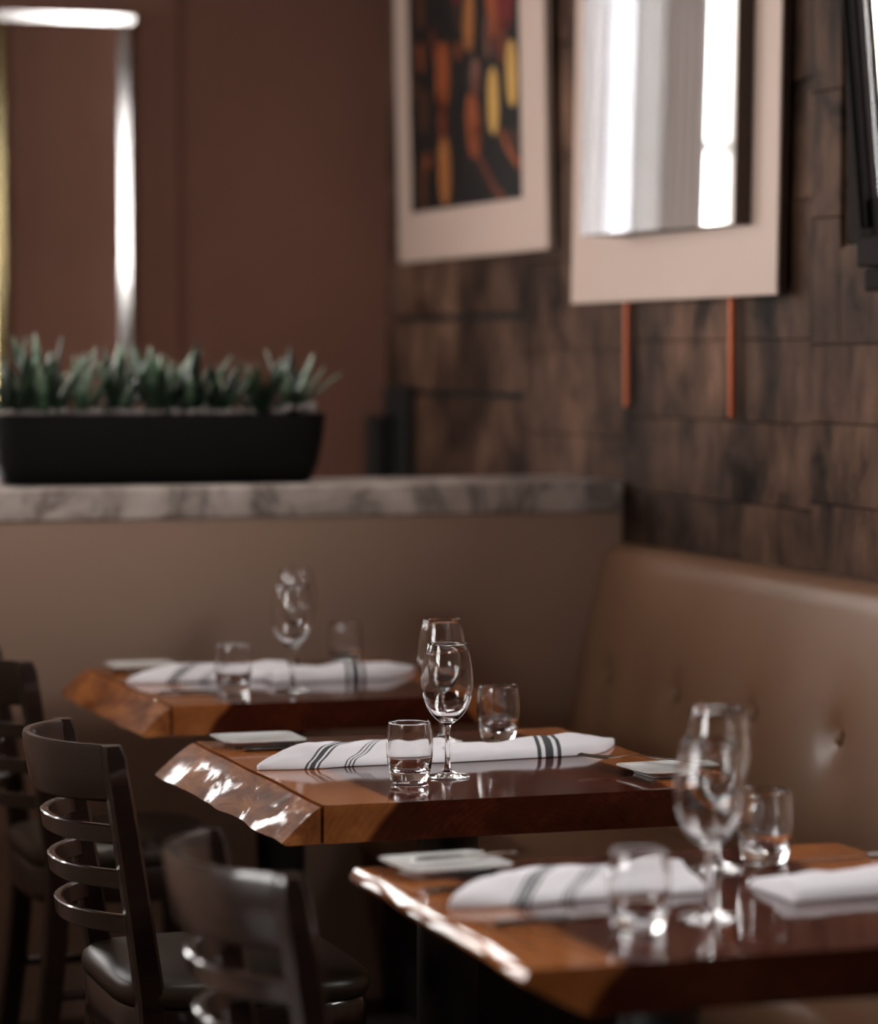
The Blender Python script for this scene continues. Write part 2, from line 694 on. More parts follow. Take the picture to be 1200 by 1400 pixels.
def simple_window(name, axis, face, out, a0, a1, z0, z1, m, mull=1, cross=(0.62,)):
    root = bpy.data.objects.new(name, None)
    COL.objects.link(root)
    struct(root)
    d0, d1 = (face + 0.06 * (1 if out > 0 else -1), face + 0.13 * (1 if out > 0 else -1))
    d0, d1 = min(d0, d1), max(d0, d1)

    def bar(nm, p0, p1, q0, q1):
        if axis == 'y':
            box(nm, (p0, d0, q0), (p1, d1, q1), m, root, bevel=0.004)
        else:
            box(nm, (d0, p0, q0), (d1, p1, q1), m, root, bevel=0.004)
    w = 0.07
    bar('window_frame', a0, a0 + w, z0, z1)
    bar('window_frame', a1 - w, a1, z0, z1)
    bar('window_frame', a0 + w, a1 - w, z0, z0 + w)
    bar('window_frame', a0 + w, a1 - w, z1 - w, z1)
    for k in range(mull):
        c = a0 + (a1 - a0) * (k + 1) / (mull + 1)
        bar('mullion', c - 0.02, c + 0.02, z0 + w, z1 - w)
    for t in cross:
        zz = z0 + (z1 - z0) * t
        bar('glazing_bar', a0 + w, a1 - w, zz - 0.015, zz + 0.015)
    if axis == 'y':
        box('window_pane', (a0 + w, (d0 + d1) / 2 - 0.002, z0 + w), (a1 - w, (d0 + d1) / 2 + 0.002, z1 - w), m_pane, root)
    else:
        box('window_pane', ((d0 + d1) / 2 - 0.002, a0 + w, z0 + w), ((d0 + d1) / 2 + 0.002, a1 - w, z1 - w), m_pane, root)
    return root


wi = 2
for (a, b, c, d) in WIN_BACK:
    simple_window('window_%d' % wi, 'y', YB, 1, a, b, c, d, m_white_paint)
    wi += 1
for (a, b, c, d) in WIN_LEFT:
    simple_window('window_%d' % wi, 'x', XL, -1, a, b, c, d, m_white_paint)
    wi += 1

# hanging fabric panels at the back-right window (seen in the mirror)
def make_fabric(name, col, f):
    m = bpy.data.materials.new(name)
    m.use_nodes = True
    t = m.node_tree
    b = t.nodes['Principled BSDF']
    b.inputs['Base Color'].default_value = (*col, 1)
    b.inputs['Roughness'].default_value = 0.9
    tr = t.nodes.new('ShaderNodeBsdfTranslucent')
    tr.inputs[0].default_value = (*col, 1)
    mx = t.nodes.new('ShaderNodeMixShader')
    mx.inputs[0].default_value = f
    t.links.new(b.outputs[0], mx.inputs[1])
    t.links.new(tr.outputs[0], mx.inputs[2])
    t.links.new(mx.outputs[0], t.nodes['Material Output'].inputs['Surface'])
    return m


for (xa, xb, dy, col, f, lab) in [(1.249, 1.385, 0.020, (0.88, 0.87, 0.88), 0.27, 'white sheer curtain panel at the edge of the window reflected in the mirror'),
                                  (1.163, 1.268, 0.034, (0.93, 0.93, 0.96), 0.38, 'bright white curtain panel reflected in the mirror'),
                                  (1.064, 1.182, 0.048, (0.80, 0.79, 0.79), 0.20, 'light grey curtain panel reflected in the mirror'),
                                  (0.926, 1.083, 0.062, (0.62, 0.56, 0.54), 0.12, 'taupe curtain panel reflected beside the bright pane in the mirror')]:
    mb = MB()
    nn = 24
    ra, rb = [], []
    for k in range(nn + 1):
        x = xa + (xb - xa) * k / nn
        y = YB - 0.03 - dy * 0.5 + 0.004 * math.sin(k * 1.3)
        ra.append((x, y))
    ringp = [(x, y - 0.0008) for x, y in ra] + [(x, y + 0.0008) for x, y in reversed(ra)]
    mb.rings([[(x, y, z) for x, y in ringp] for z in (0.80, 1.5, 2.2, 2.9)])
    tag(mb.build('curtain_panel', make_fabric('curtain_fabric', col, f), smooth=0.8), lab, 'curtain', 'curtain panels at the back window')

# right-hand window: dark frame, sash tipped into the room, grey sill
win1 = bpy.data.objects.new('window_1', None)
COL.objects.link(win1)
struct(win1, 'dark-framed window in the panelled wall at the right edge of the view')
wy0, wy1, wz0, wz1 = WIN_RIGHT[0]
wy1 = 5.10          # sash line; the opening runs on to 5.33 behind a splayed cheek
for (p, q, r_, s_) in [(wy0 - 0.045, wy0 + 0.02, wz0 - 0.01, wz1 + 0.06),
                       (wy0 + 0.021, 5.330, wz1 - 0.02, wz1 + 0.06)]:
    box('casing', (XW - 0.016, p, r_), (XW + 0.0215, q, s_), m_dark_window, win1, bevel=0.003)
_ck = [(2.532, 5.150, 1.605), (2.562, 5.330, 1.605), (2.562, 5.330, 2.395), (2.462, 5.150, 2.395)]
MB().rings([_ck, [(x + 0.004, y - 0.005, z) for x, y, z in _ck]]).build('side_cheek', m_sill, win1)
sash_c = bpy.data.objects.new('sash', None)
sash_c.location = (XW - 0.012, (wy0 + wy1) / 2, wz0 + 0.012)
sash_c.rotation_euler = (0, R(-5.2), 0)
COL.objects.link(sash_c)
sash_c.parent = win1
hw = (wy1 - wy0) / 2 + 0.055
sh = wz1 - wz0 - 0.05
sb = MB()
box('sash_stile', (-0.035, hw - 0.060, 0), (0.0, hw, sh), m_dark_window, sash_c, bevel=0.004)
box('sash_stile', (-0.035, -hw, 0), (0.0, -hw + 0.060, sh), m_dark_window, sash_c, bevel=0.004)
box('sash_rail', (-0.035, -hw + 0.060, 0), (0.0, hw - 0.060, 0.075), m_dark_window, sash_c, bevel=0.004)
box('sash_rail', (-0.035, -hw + 0.060, sh - 0.075), (0.0, hw - 0.060, sh), m_dark_window, sash_c, bevel=0.004)
for u in (0.022, 0.044):
    box('sash_moulding', (-0.045, hw - u - 0.012, 0.02), (-0.0345, hw - u, sh - 0.02), m_dark_window, sash_c, bevel=0.004)
box('window_pane', (-0.020, -hw + 0.0605, 0.0755), (-0.014, hw - 0.0605, sh - 0.0755), m_pane, sash_c)
box('window_sill', (XW - 0.075, wy0 - 0.06, wz0 - 0.042), (XW + 0.021, wy1 + 0.010, wz0 + 0.0115), m_sill, win1, bevel=0.004)
box('sill_apron', (XW - 0.045, wy0 - 0.05, wz0 - 0.085), (XW - 0.007, wy1 + 0.040, wz0 - 0.0425), m_sill, win1, bevel=0.006)
# the cream house wall outside that window
ext = box('neighbouring_facade', (XW + 2.6, 2.0, -0.05), (XW + 2.8, 13.0, 2.62), M_plaster('cream_render', (0.80, 0.72, 0.56), 0.8))
tag(ext, 'cream rendered wall outside, seen through the dark window at the right edge', 'building')

# ------------------------------------------------------------------ pictures on the right wall
# abstract painting on a white mount
p1 = thing('framed_painting', 'abstract dark painting with orange and yellow marks on a wide white mount', 'painting',
           (XW - 0.012, (6.843 + 8.0) / 2, 1.647), (0, R(-1.2), 0))
hw1 = (8.0 - 6.843) / 2
b = MB()
box('mount', (-0.018, -hw1, 0), (0.0, hw1, 1.20), m_white_frame, p1, bevel=0.002)
yc1 = (6.843 + 8.0) / 2
c0, c1 = 7.011 - yc1, 7.870 - yc1
m_canvas = M_plaster('near_black_canvas', (0.005, 0.004, 0.0035), 0.6, 0.3)
canvas = box('canvas', (-0.0205, c0, 0.128), (-0.0182, c1, 1.08), m_canvas, p1)
paints = {k: M_plaster('paint_' + k, c, 0.55, 0.25) for k, c in {
    'orange': (0.28, 0.065, 0.018), 'rust': (0.13, 0.024, 0.009), 'ochre': (0.36, 0.13, 0.035), 'yellow': (0.60, 0.34, 0.09),
    'red': (0.15, 0.008, 0.006), 'dull': (0.07, 0.024, 0.011), 'mauve': (0.20, 0.085, 0.06)}.items()}
# marks: (fraction across from the far edge, height px from bottom edge of canvas, half width, half height, tilt, colour) - u in 0..1, z metres above canvas bottom
marks = [(0.33, 0.34, 0.072, 0.085, 4, 'orange'), (0.33, 0.095, 0.062, 0.088, -2, 'ochre'), (0.32, 0.22, 0.045, 0.05, 0, 'rust'),
         (0.60, 0.195, 0.066, 0.082, -8, 'orange'), (0.78, 0.245, 0.050, 0.082, 0, 'yellow'), (0.58, 0.455, 0.050, 0.075, 6, 'ochre'),
         (0.94, 0.30, 0.050, 0.080, -3, 'yellow'), (0.78, 0.50, 0.052, 0.105, -10, 'orange'), (0.90, 0.50, 0.085, 0.090, 8, 'red'),
         (0.82, 0.68, 0.045, 0.06, 0, 'orange'), (0.63, 0.315, 0.045, 0.045, 0, 'mauve'), (0.12, 0.075, 0.042, 0.072, 2, 'dull'),
         (0.13, 0.53, 0.045, 0.06, 0, 'dull'), (0.10, 0.72, 0.060, 0.06, 6, 'ochre'), (0.14, 0.26, 0.04, 0.06, 3, 'dull'),
         (0.44, 0.78, 0.06, 0.03, 0, 'rust'), (0.86, 0.39, 0.05, 0.05, 20, 'rust'), (0.60, 0.60, 0.035, 0.06, 0, 'dull'),
         (0.74, 0.40, 0.028, 0.05, 0, 'mauve'), (0.30, 0.85, 0.05, 0.07, 5, 'orange'), (0.7, 0.86, 0.06, 0.05, 0, 'red')]
_r = random.Random(4)
for _k in range(16):
    _u = _r.uniform(0.42, 0.98) if _r.random() < 0.7 else _r.uniform(0.05, 0.4)
    marks.append((_u, _r.uniform(0.12, 0.8), _r.uniform(0.016, 0.034), _r.uniform(0.022, 0.055), _r.uniform(-25, 25), _r.choice(['rust', 'dull', 'orange', 'mauve', 'red', 'rust'])))
for (u, z, hw_, hh, tilt, k) in marks:
    yy = c1 + (c0 - c1) * u
    pts = []
    for a in range(20):
        t = 2 * PI * a / 20
        py = hw_ * 0.74 * math.copysign(abs(math.cos(t)) ** 0.8, math.cos(t))
        pz = hh * math.copysign(abs(math.sin(t)) ** 0.8, math.sin(t))
        ca, sa = math.cos(R(tilt)), math.sin(R(tilt))
        pts.append((min(max(yy + py * ca - pz * sa, c0 + 0.001), c1 - 0.001), min(max(0.128 + z + py * sa + pz * ca, 0.13), 1.07)))
    mb = MB().rings([[(-0.0206, p[0], p[1]) for p in pts], [(-0.0214, p[0], p[1]) for p in pts]])
    mb.build('paint_mark', paints[k], canvas)
# curved painted lines
for (pts, k) in [([(0.62, 0.13), (0.70, 0.08), (0.78, 0.03), (0.86, 0.004)], 'rust'), ([(0.84, 0.17), (0.90, 0.12), (0.99, 0.075)], 'orange'),
                 ([(0.30, 0.66), (0.42, 0.56), (0.50, 0.45), (0.62, 0.38)], 'dull'), ([(0.64, 0.70), (0.70, 0.55), (0.78, 0.40), (0.86, 0.33)], 'rust'),
                 ([(0.45, 0.70), (0.58, 0.62), (0.68, 0.58)], 'dull')]:
    mb = MB()
    rings = []
    P = [(c1 + (c0 - c1) * u, 0.128 + z) for u, z in pts]
    for i, (yy, zz) in enumerate(P):
        q = P[min(i + 1, len(P) - 1)]
        r_ = P[max(i - 1, 0)]
        d = Vector((q[0] - r_[0], q[1] - r_[1])).normalized() * 0.010
        rings.append([(-0.0206, yy - d.y, zz + d.x), (-0.0212, yy - d.y, zz + d.x), (-0.0212, yy + d.y, zz - d.x), (-0.0206, yy + d.y, zz - d.x)])
    mb.rings(rings).build('paint_stroke', paints[k], canvas)

# mirror box on a wide white mount, mirror turned a little towards the window
p2y0, p2y1 = 5.531, 6.656
p2 = thing('wall_mirror', 'deep mirror on a wide white mount reflecting a bright window', 'mirror',
           (XW - 0.019, (p2y0 + p2y1) / 2, 1.516), (0, R(0.9), 0))
hw2 = (p2y1 - p2y0) / 2
box('mount', (-0.0225, -hw2, 0), (-0.016, hw2, 1.00), m_white_frame, p2, bevel=0.0015)
box('mount_backing', (-0.0159, -hw2 + 0.004, 0.004), (0.0, hw2 - 0.004, 0.996), m_frame_side, p2)
yc2 = (p2y0 + p2y1) / 2
# mirror prism: near edge proud by 34 mm, far edge by more (turned MIR degrees)
MIR = 5.0
ny, fy = 5.656, 6.347
nx, fx = -0.057, -0.057 - (fy - ny) * math.tan(R(MIR))
zb, zt = 0.140, 0.90
mbx = MB()
q0, q1 = ny - yc2, fy - yc2
vs = [(-0.023, q0, zb), (nx, q0, zb), (fx, q1, zb), (-0.023, q1, zb), (-0.023, q0, zt), (nx, q0, zt), (fx, q1, zt), (-0.023, q1, zt)]
mbx.add(vs, [(0, 1, 2, 3), (7, 6, 5, 4), (0, 4, 5, 1), (1, 5, 6, 2), (2, 6, 7, 3), (3, 7, 4, 0)])
mbx.build('mirror_box', m_frame_side, p2)
nrm = Vector((-(q1 - q0), fx - nx, 0)).normalized()
f_in = 0.0006
mm = MB()
A = [Vector((nx, q0 + 0.001, zb + 0.001)), Vector((fx, q1 - 0.001, zb + 0.001)), Vector((fx, q1 - 0.001, zt - 0.001)), Vector((nx, q0 + 0.001, zt - 0.001))]
mm.rings([[a + nrm * 0.0002 for a in A], [a + nrm * 0.003 for a in A]])
mm.build('mirror_glass', m_mirror, p2)

# copper rods below the mirror
for (yy, z0, lab) in [(6.371, 1.287, 'thin orange copper rod on the panelled wall below the left half of the mirror'),
                      (5.797, 1.273, 'thin orange copper rod on the panelled wall below the right half of the mirror')]:
    rd = MB().tube([(XW - 0.0165, yy, z0), (XW - 0.0165, yy, 1.80)], 0.0085, 10).build('copper_rod', m_copper, smooth=0.9)
    tag(rd, lab, 'rod', 'copper rods below the mirror')

# ------------------------------------------------------------------ metal frame on the back wall
fr = thing('metal_wall_frame', 'slim polished metal rectangular frame on the brown wall behind the planter', 'frame', (1.645, YB - 0.032, 1.02))


FH = 1.268
box('stile', (0.138, -0.017, 0.0), (0.173, 0.017, FH - 0.015), m_bar, fr, bevel=0.003)
box('stile', (-0.198, -0.017, 0.0), (-0.163, 0.017, FH - 0.015), m_brass, fr, bevel=0.003)
for (nm, zz) in (('top_rail', FH), ('bottom_rail', -0.02)):
    MB().rings([[(x, -0.019, zz - 0.0145), (x, 0.019, zz - 0.0145), (x, 0.019, zz + 0.0145), (x, -0.0214, zz + 0.0145)] for x in (-0.21, 0.186)]).build(nm, m_bar, fr, bevel=0.003)

# ------------------------------------------------------------------ black cabinet in the corner
cb = thing('black_cabinet', 'black upright cabinet in the far corner behind the marble ledge', 'cabinet', (2.50, 8.08, 0))
box('body', (-0.034, -0.03, 0), (0.019, 0.07, 1.235), m_black, cb, bevel=0.004)
box('tall_side', (0.020, -0.13, 0), (0.040, 0.07, 1.315), m_black, cb, bevel=0.004)


# ------------------------------------------------------------------ banquette
def make_banquette():
    root = thing('banquette', 'long brown leather banquette with buttoned back along the panelled wall', 'banquette', (2.2, 4.0, 0))
    ox, oy = 2.2, 4.0
    y0, y1 = 0.9, YL - 0.004
    by = [5.105 + 0.383 * k for k in range(-11, 4)]
    bz = 0.705

    def prof(t):
        # t 0..1 from seat crease up to the top front edge, then rounding to the back
        z = 0.44 + t * 0.545
        x = 2.365 + 0.125 * t ** 1.15
        return x, z
    nt, ny_ = 30, 260
    rows = []
    for j in range(ny_ + 1):
        y = y0 + (y1 - y0) * j / ny_
        row = []
        for i in range(nt + 1):
            t = i / nt
            x, z = prof(t)
            # round over the top
            if t > 0.90:
                q = (t - 0.90) / 0.10
                x = prof(0.90)[0] + (0.030) * (1 - math.cos(q * PI / 2)) + 0.012 * q
                z = prof(0.90)[1] + (0.985 - prof(0.90)[1]) * math.sin(q * PI / 2)
            d = 0
            for yy in by:
                if abs(y - yy) < 0.25:
                    rr = math.hypot((y - yy), (z - bz))
                    d += 0.020 * math.exp(-(rr / 0.035) ** 2) + 0.010 * math.exp(-(rr / 0.11) ** 2)
            # end rounding at low wall
            e = max(0, 1 - (y1 - y) / 0.03)
            d += 0.012 * e * e
            row.append((x + d - ox, y - oy, z))
        row.append((2.536 - ox, y - oy, 0.985))
        row.append((2.536 - ox, y - oy, 0.30))
        row.append((2.365 - ox, y - oy, 0.30))
        rows.append(row)
    MB().rings(rows).build('backrest', m_leather, root, smooth=0.9)
    # seat
    ring = []
    sx0, sx1 = 1.93, 2.362
    sec = [(sx0 + 0.02, 0.31), (sx0, 0.33), (sx0 - 0.004, 0.40), (sx0 + 0.01, 0.445), (sx0 + 0.05, 0.462), (sx0 + 0.2, 0.468), (sx1 - 0.05, 0.462), (sx1, 0.45), (sx1, 0.31)]
    MB().rings([[(p - ox, y - oy, z) for p, z in sec] for y in [y0 + (y1 - y0) * k / 40 for k in range(41)]]).build('seat', m_leather, root, smooth=0.9)
    box('base', (1.98 - ox, y0 + 0.02 - oy, 0), (2.53 - ox, y1 - 0.002 - oy, 0.299), m_black, root)
    for yy in by:
        if y0 + 0.05 < yy < y1 - 0.05:
            t = (bz - 0.44) / 0.545
            x = prof(t)[0] + 0.026
            o = MB().lathe([(0, 0.010), (0.007, 0.0092), (0.0125, 0.006), (0.015, 0.0), (0.0, -0.002)], 20).build('button', m_leather, root, smooth=True)
            o.location = (x - ox, yy - oy, bz)
            o.rotation_euler = (0, R(-90 + 13), 0)
            o.scale = (1.05, 1.05, 1.2)
    return root


make_banquette()

# ------------------------------------------------------------------ tables
TT = 0.76
TABLES = {  # x of the left top edge, y near, y far, x right
    'far': (1.300, 5.515, 6.245, 1.93, 'live'),
    'middle': (1.215, 4.222, 4.992, 1.862, 'live'),
    'front': (1.090, 3.022, 3.690, 1.76, 'nose'),
}


def make_table(key, label):
    x0, ya, yb, x1, kind = TABLES[key]
    yc = (ya + yb) / 2
    L = yb - ya
    W_ = x1 - x0
    root = thing('dining_table', label, 'table', (x0, yc, 0), group='live-edge wooden tables in a row')
    th = 0.055
    sd = {'far': 3, 'middle': 7, 'front': 12}[key]
    ns = 48

    def wave(y, a=0.010):
        return a * noise.noise(Vector((y * 4.5, sd * 3.3, 0))) + a * 0.25 * noise.noise(Vector((y * 13, sd * 5.1, 2)))
    if kind == 'live':
        # main slab
        rings = []
        for k in range(ns + 1):
            y = -L / 2 + L * k / ns
            w = wave(y, 0.004)
            rx = W_ + wave(y + 9, 0.012)
            rings.append([(w + 0.0022, y, TT - th), (w + 0.0022, y, TT), (rx - 0.004, y, TT), (rx, y, TT - 0.005),
                          (rx + 0.012, y, TT - 0.03), (rx + 0.004, y, TT - th)])
        MB().rings(rings).build('tabletop', m_table, root, smooth=0.5)
        rings = []
        nsec = 9
        for k in range(ns + 1):
            y = -L / 2 + L * k / ns
            w = wave(y, 0.004)
            w2 = wave(y * 1.3 + 5, 0.020)
            ring = [(w - 0.0028, y, TT - th), (w - 0.0028, y, TT - 0.0022)]
            for j in range(1, nsec + 1):
                t = j / nsec
                bx = -0.0035 - 0.059 * t ** 0.92
                bz_ = -0.003 - th * 0.885 * t ** 1.12
                wob = 0.005 * noise.noise(Vector((y * 11, t * 2.5, sd))) * math.sin(PI * min(t * 1.1, 1))
                ring.append((w + bx + w2 * t + wob, y, TT + bz_ + wob * 0.8))
            ring.append((w - 0.056 + w2, y, TT - th))
            rings.append(ring)
        MB().rings(rings).build('live_edge', m_live, root, smooth=0.7)
    else:
        rings = []
        for k in range(ns + 1):
            y = -L / 2 + L * k / ns
            w = wave(y, 0.010) + 0.004
            rx = W_ + wave(y + 9, 0.012)
            ring = [(w + 0.070, y, TT - th), (w + 0.016, y, TT - 0.026), (w + 0.000, y, TT - 0.0165), (w - 0.0025, y, TT - 0.010), (w + 0.001, y, TT - 0.004), (w + 0.006, y, TT),
                    (rx - 0.004, y, TT), (rx, y, TT - 0.005), (rx + 0.012, y, TT - 0.03), (rx + 0.004, y, TT - th)]
            rings.append(ring)
        MB().rings(rings).build('tabletop', m_table, root, smooth=0.6)
    cx = W_ / 2 - 0.01
    if key == 'front':
        cx = 0.285
    MB().lathe([(0, 0.03), (0.048, 0.03), (0.048, TT - th - 0.02), (0, TT - th - 0.02)], 32, (cx, 0, 0)).build('column', m_iron, root, smooth=0.6)
    box('mounting_plate', (cx - 0.14, -0.14, TT - th - 0.02), (cx + 0.14, 0.14, TT - th), m_iron, root)
    MB().lathe([(0, 0), (0.24, 0), (0.24, 0.012), (0.20, 0.022), (0.07, 0.034), (0, 0.034)], 40, (cx, 0, 0)).build('base', m_iron, root, smooth=0.6)
    return root


make_table('far', 'far live-edge wooden table against the low taupe wall')
make_table('middle', 'middle live-edge wooden table, in sharp focus between the other two')
make_table('front', 'nearest wooden table with a thin pale rounded left edge')


# ------------------------------------------------------------------ chairs
def make_chair(label):
    root = thing('dining_chair', label, 'chair', group='dark ladder-back chairs in a row')
    sw = 0.18          # half spacing of stiles

    def sx(z):         # back line of the stiles
        if z > 0.42:
            t = (z - 0.42) / 0.41
            return -0.150 - 0.060 * t ** 1.1
        t = (0.42 - z) / 0.42
        return -0.150 - 0.045 * t ** 1.6
    for s in (-1, 1):
        rings = []
        for z in (0, 0.1, 0.2, 0.3, 0.4, 0.46, 0.55, 0.65, 0.75, 0.815, 0.832):
            x = sx(z)
            a, c = 0.021 - 0.004 * max(0, (z - 0.45) / 0.4), 0.0175
            if z > 0.82:
                a, c = a * 0.8, c * 0.8
            ch = 0.005
            y = s * sw
            rings.append([(x - a + ch, y - c, z), (x + a - ch, y - c, z), (x + a, y - c + ch, z), (x + a, y + c - ch, z),
                          (x + a - ch, y + c, z), (x - a + ch, y + c, z), (x - a, y + c - ch, z), (x - a, y - c + ch, z)])
        MB().rings(rings).build('stile', m_chair, root, smooth=0.5)

    def slat(nm, zc, h, bow, thick, arch=0.0):
        rings = []
        n_ = 28
        for k in range(n_ + 1):
            t = -1 + 2 * k / n_
            y = t * (sw - 0.004)
            bowk = bow * (1 - abs(t) ** 2.3)
            dxdy = bow * 2.3 * abs(t) ** 1.3 * math.copysign(1, t) / sw
            nv = Vector((1, -dxdy, 0)).normalized()
            hh = h / 2 + arch * (1 - t * t)
            ring = []
            for (a, c) in ((-1, -0.86), (-0.6, -1), (0.6, -1), (1, -0.86), (1, 0.86), (0.6, 1), (-0.6, 1), (-1, 0.86)):
                z = zc + c * hh
                p = Vector((sx(z) - bowk - 0.002, y, z)) + nv * (a * thick / 2)
                ring.append(p)
            rings.append(ring)
        return MB().rings(rings).build(nm, m_chair, root, smooth=0.6)
    slat('top_rail', 0.790, 0.084, 0.084, 0.015, 0.001)
    for zc in (0.699, 0.632, 0.565):
        slat('slat', zc, 0.028, 0.076, 0.013)

    # seat: rounded trapezoid
    def outline(k, z, grow=0.0):
        pts = []
        n_ = 48
        for i in range(n_):
            a = 2 * PI * i / n_
            ca, sa = math.cos(a), math.sin(a)
            e = 0.42
            ux = math.copysign(abs(ca) ** e, ca)
            uy = math.copysign(abs(sa) ** e, sa)
            hx = 0.195 + grow
            hy = (0.215 + 0.012 * ux) + grow
            pts.append((ux * hx * k, uy * hy * k, z))
        return pts
    MB().rings([outline(0.965, 0.440), outline(1.0, 0.447), outline(1.015, 0.458), outline(1.0, 0.470), outline(0.95, 0.479), outline(0.80, 0.486), outline(0.5, 0.490), outline(0.2, 0.491)]).build('seat', m_seat, root, smooth=0.9)
    MB().rings([outline(0.97, 0.375), outline(0.985, 0.382), outline(0.985, 0.435), outline(0.97, 0.440)]).build('seat_frame', m_chair, root, smooth=0.7)
    for s in (-1, 1):
        rings = []
        for z in (0, 0.2, 0.376):
            c = 0.014 + 0.008 * z / 0.38
            x, y = 0.150, s * 0.172
            rings.append([(x - c, y - c, z), (x + c, y - c, z), (x + c, y + c, z), (x - c, y + c, z)])
        MB().rings(rings).build('leg', m_chair, root, bevel=0.003)
        MB().tube([(sx(0.2), s * 0.178, 0.2), (0.150, s * 0.172, 0.2)], 0.009, 10).build('stretcher', m_chair, root, smooth=0.9)
    MB().tube([(0.0, -0.176, 0.2), (0.0, 0.176, 0.2)], 0.009, 10).build('stretcher', m_chair, root, smooth=0.9)
    return root


ch = make_chair('dark ladder-back chair at the middle table, its whole back in view')
ch.location = (1.163, 4.605, 0)
copy_tree(ch, (1.107, 3.435, 0), (0, 0, 0), 'nearest dark chair, blurred, at the bottom edge beside the front table')
copy_tree(ch, (1.275, 5.880, 0), (0, 0, 0), 'farthest dark chair, cut off by the left edge, at the far table')

# ------------------------------------------------------------------ glassware
TZ = TT + 0.0006


def make_wine_glass(label):
    root = thing('wine_glass', label, 'wine glass', group='wine glasses on the tables')
    foot = [(0.0, 0.0), (0.030, 0.0), (0.0345, 0.0008), (0.0348, 0.0018), (0.030, 0.0030), (0.018, 0.0052), (0.008, 0.0085), (0.0052, 0.0125)]
    stem = [(0.0052, 0.0125), (0.0042, 0.022), (0.0037, 0.040), (0.0037, 0.060), (0.0042, 0.072), (0.0058, 0.079)]
    out = [(0.0058, 0.079), (0.0095, 0.0825), (0.017, 0.0875), (0.025, 0.0955), (0.0325, 0.107), (0.0375, 0.120), (0.0402, 0.135), (0.0400, 0.150), (0.0378, 0.168), (0.0345, 0.186), (0.0312, 0.2020), (0.0308, 0.2032)]
    inn = [(0.0302, 0.2032), (0.0300, 0.2020), (0.0333, 0.186), (0.0366, 0.168), (0.0388, 0.150), (0.0390, 0.135), (0.0363, 0.120), (0.0312, 0.1085), (0.0235, 0.0975), (0.015, 0.0905), (0.007, 0.0872), (0.0, 0.0865)]
    MB().lathe(foot, 56).build('foot', m_glass, root, smooth=True, fix=False)
    MB().lathe(stem, 56).build('stem', m_glass, root, smooth=True, fix=False)
    MB().lathe(out + inn, 56).build('bowl', m_glass, root, smooth=True, fix=False)
    return root


def make_tumbler(label):
    prof = [(0, 0.0), (0.024, 0.0), (0.0275, 0.0015), (0.0292, 0.006), (0.0325, 0.022), (0.0348, 0.040), (0.0354, 0.055), (0.0345, 0.072), (0.0318, 0.089), (0.0310, 0.0915),
            (0.0300, 0.0920), (0.0293, 0.0912), (0.0300, 0.0885), (0.0326, 0.072), (0.0336, 0.055), (0.0330, 0.040), (0.0308, 0.026), (0.027, 0.0195), (0.018, 0.0165), (0, 0.0155)]
    o = MB().lathe(prof, 56).build('tumbler', m_glass, smooth=True, fix=False)
    return tag(o, label, 'tumbler', 'water tumblers on the tables')


wg = make_wine_glass('wine glass at the front of the middle table, in sharp focus')
wg.location = (1.477, 4.452, TZ)
for (x, y, lab) in [(1.603, 4.862, 'wine glass standing right behind the sharp one on the middle table'),
                    (1.387, 3.236, 'front wine glass of the blurred pair on the nearest table'),
                    (1.530, 3.545, 'rear wine glass of the blurred pair on the nearest table'),
                    (1.577, 5.690, 'front wine glass on the far table beside its left tumbler'),
                    (1.700, 6.100, 'rear wine glass on the far table, almost hidden behind the front one')]:
    copy_tree(wg, (x, y, TZ), (0, 0, 0), lab)
tb = make_tumbler('sharp tumbler beside the wine glass near the front edge of the middle table')
tb.location = (1.404, 4.411, TZ)
for (x, y, lab) in [(1.698, 4.850, 'tumbler at the back right of the middle table behind the napkin'),
                    (1.281, 3.185, 'blurred tumbler near the front edge of the nearest table'),
                    (1.606, 3.570, 'blurred tumbler at the back of the nearest table, right of the wine glasses'),
                    (1.464, 5.700, 'left tumbler on the far table in front of the white napkin'),
                    (1.800, 6.090, 'faint tumbler at the back of the far table behind the napkins')]:
    copy_tree(tb, (x, y, TZ), (0, 0, 0), lab)


# ------------------------------------------------------------------ napkins
def make_napkin_mesh(seed, L, Wd, H, end):
    """folded napkin: pointed at u=0 end, layered fold, wrinkles; +x along its length, y across"""
    nu, nv = 56, 22
    top = []
    bot = []
    for i in range(nu + 1):
        u = i / nu
        # outline: near edge (v=0) nearly straight, far edge swells then straight
        tip = min(1.0, (u / 0.34)) if u < 0.34 else 1.0
        far = Wd * (math.sin(tip * PI / 2) ** 0.9)
        near = -0.10 * Wd * math.sin(min(u * 2.2, 1) * PI)
        if end == 'slant':
            shift = 0.10 * L
        else:
            shift = 0.02 * L
        rowt, rowb = [], []
        for j in range(nv + 1):
            v = j / nv
            y = near + (far - near) * v
            x = L * u + shift * v * u
            edge = (math.sin(PI * min(max(v, 0.0), 1.0))) ** 0.35 if 0 < v < 1 else 0
            tapu = min(1, (u / 0.30)) ** 0.7 * min(1, ((1 - u) / 0.02)) ** 0.5 if u < 1 else 0.0
            fold = 1 / (1 + math.exp(-((v - 0.28) - 0.55 * (u - 0.45)) * 26))     # second layer lying diagonally
            w = noise.noise(Vector((u * 5, v * 2.2, seed))) * 0.25 + noise.noise(Vector((u * 11 + 3, v * 4, seed * 2))) * 0.10
            h = H * edge * (0.25 + 0.75 * tapu) * (0.58 + 0.36 * fold + w * 0.8)
            rowt.append((x, y, max(h, 0.0012)))
            rowb.append((x, y, 0.0))
        top.append(rowt)
        bot.append(rowb)
    return top, bot, nu, nv


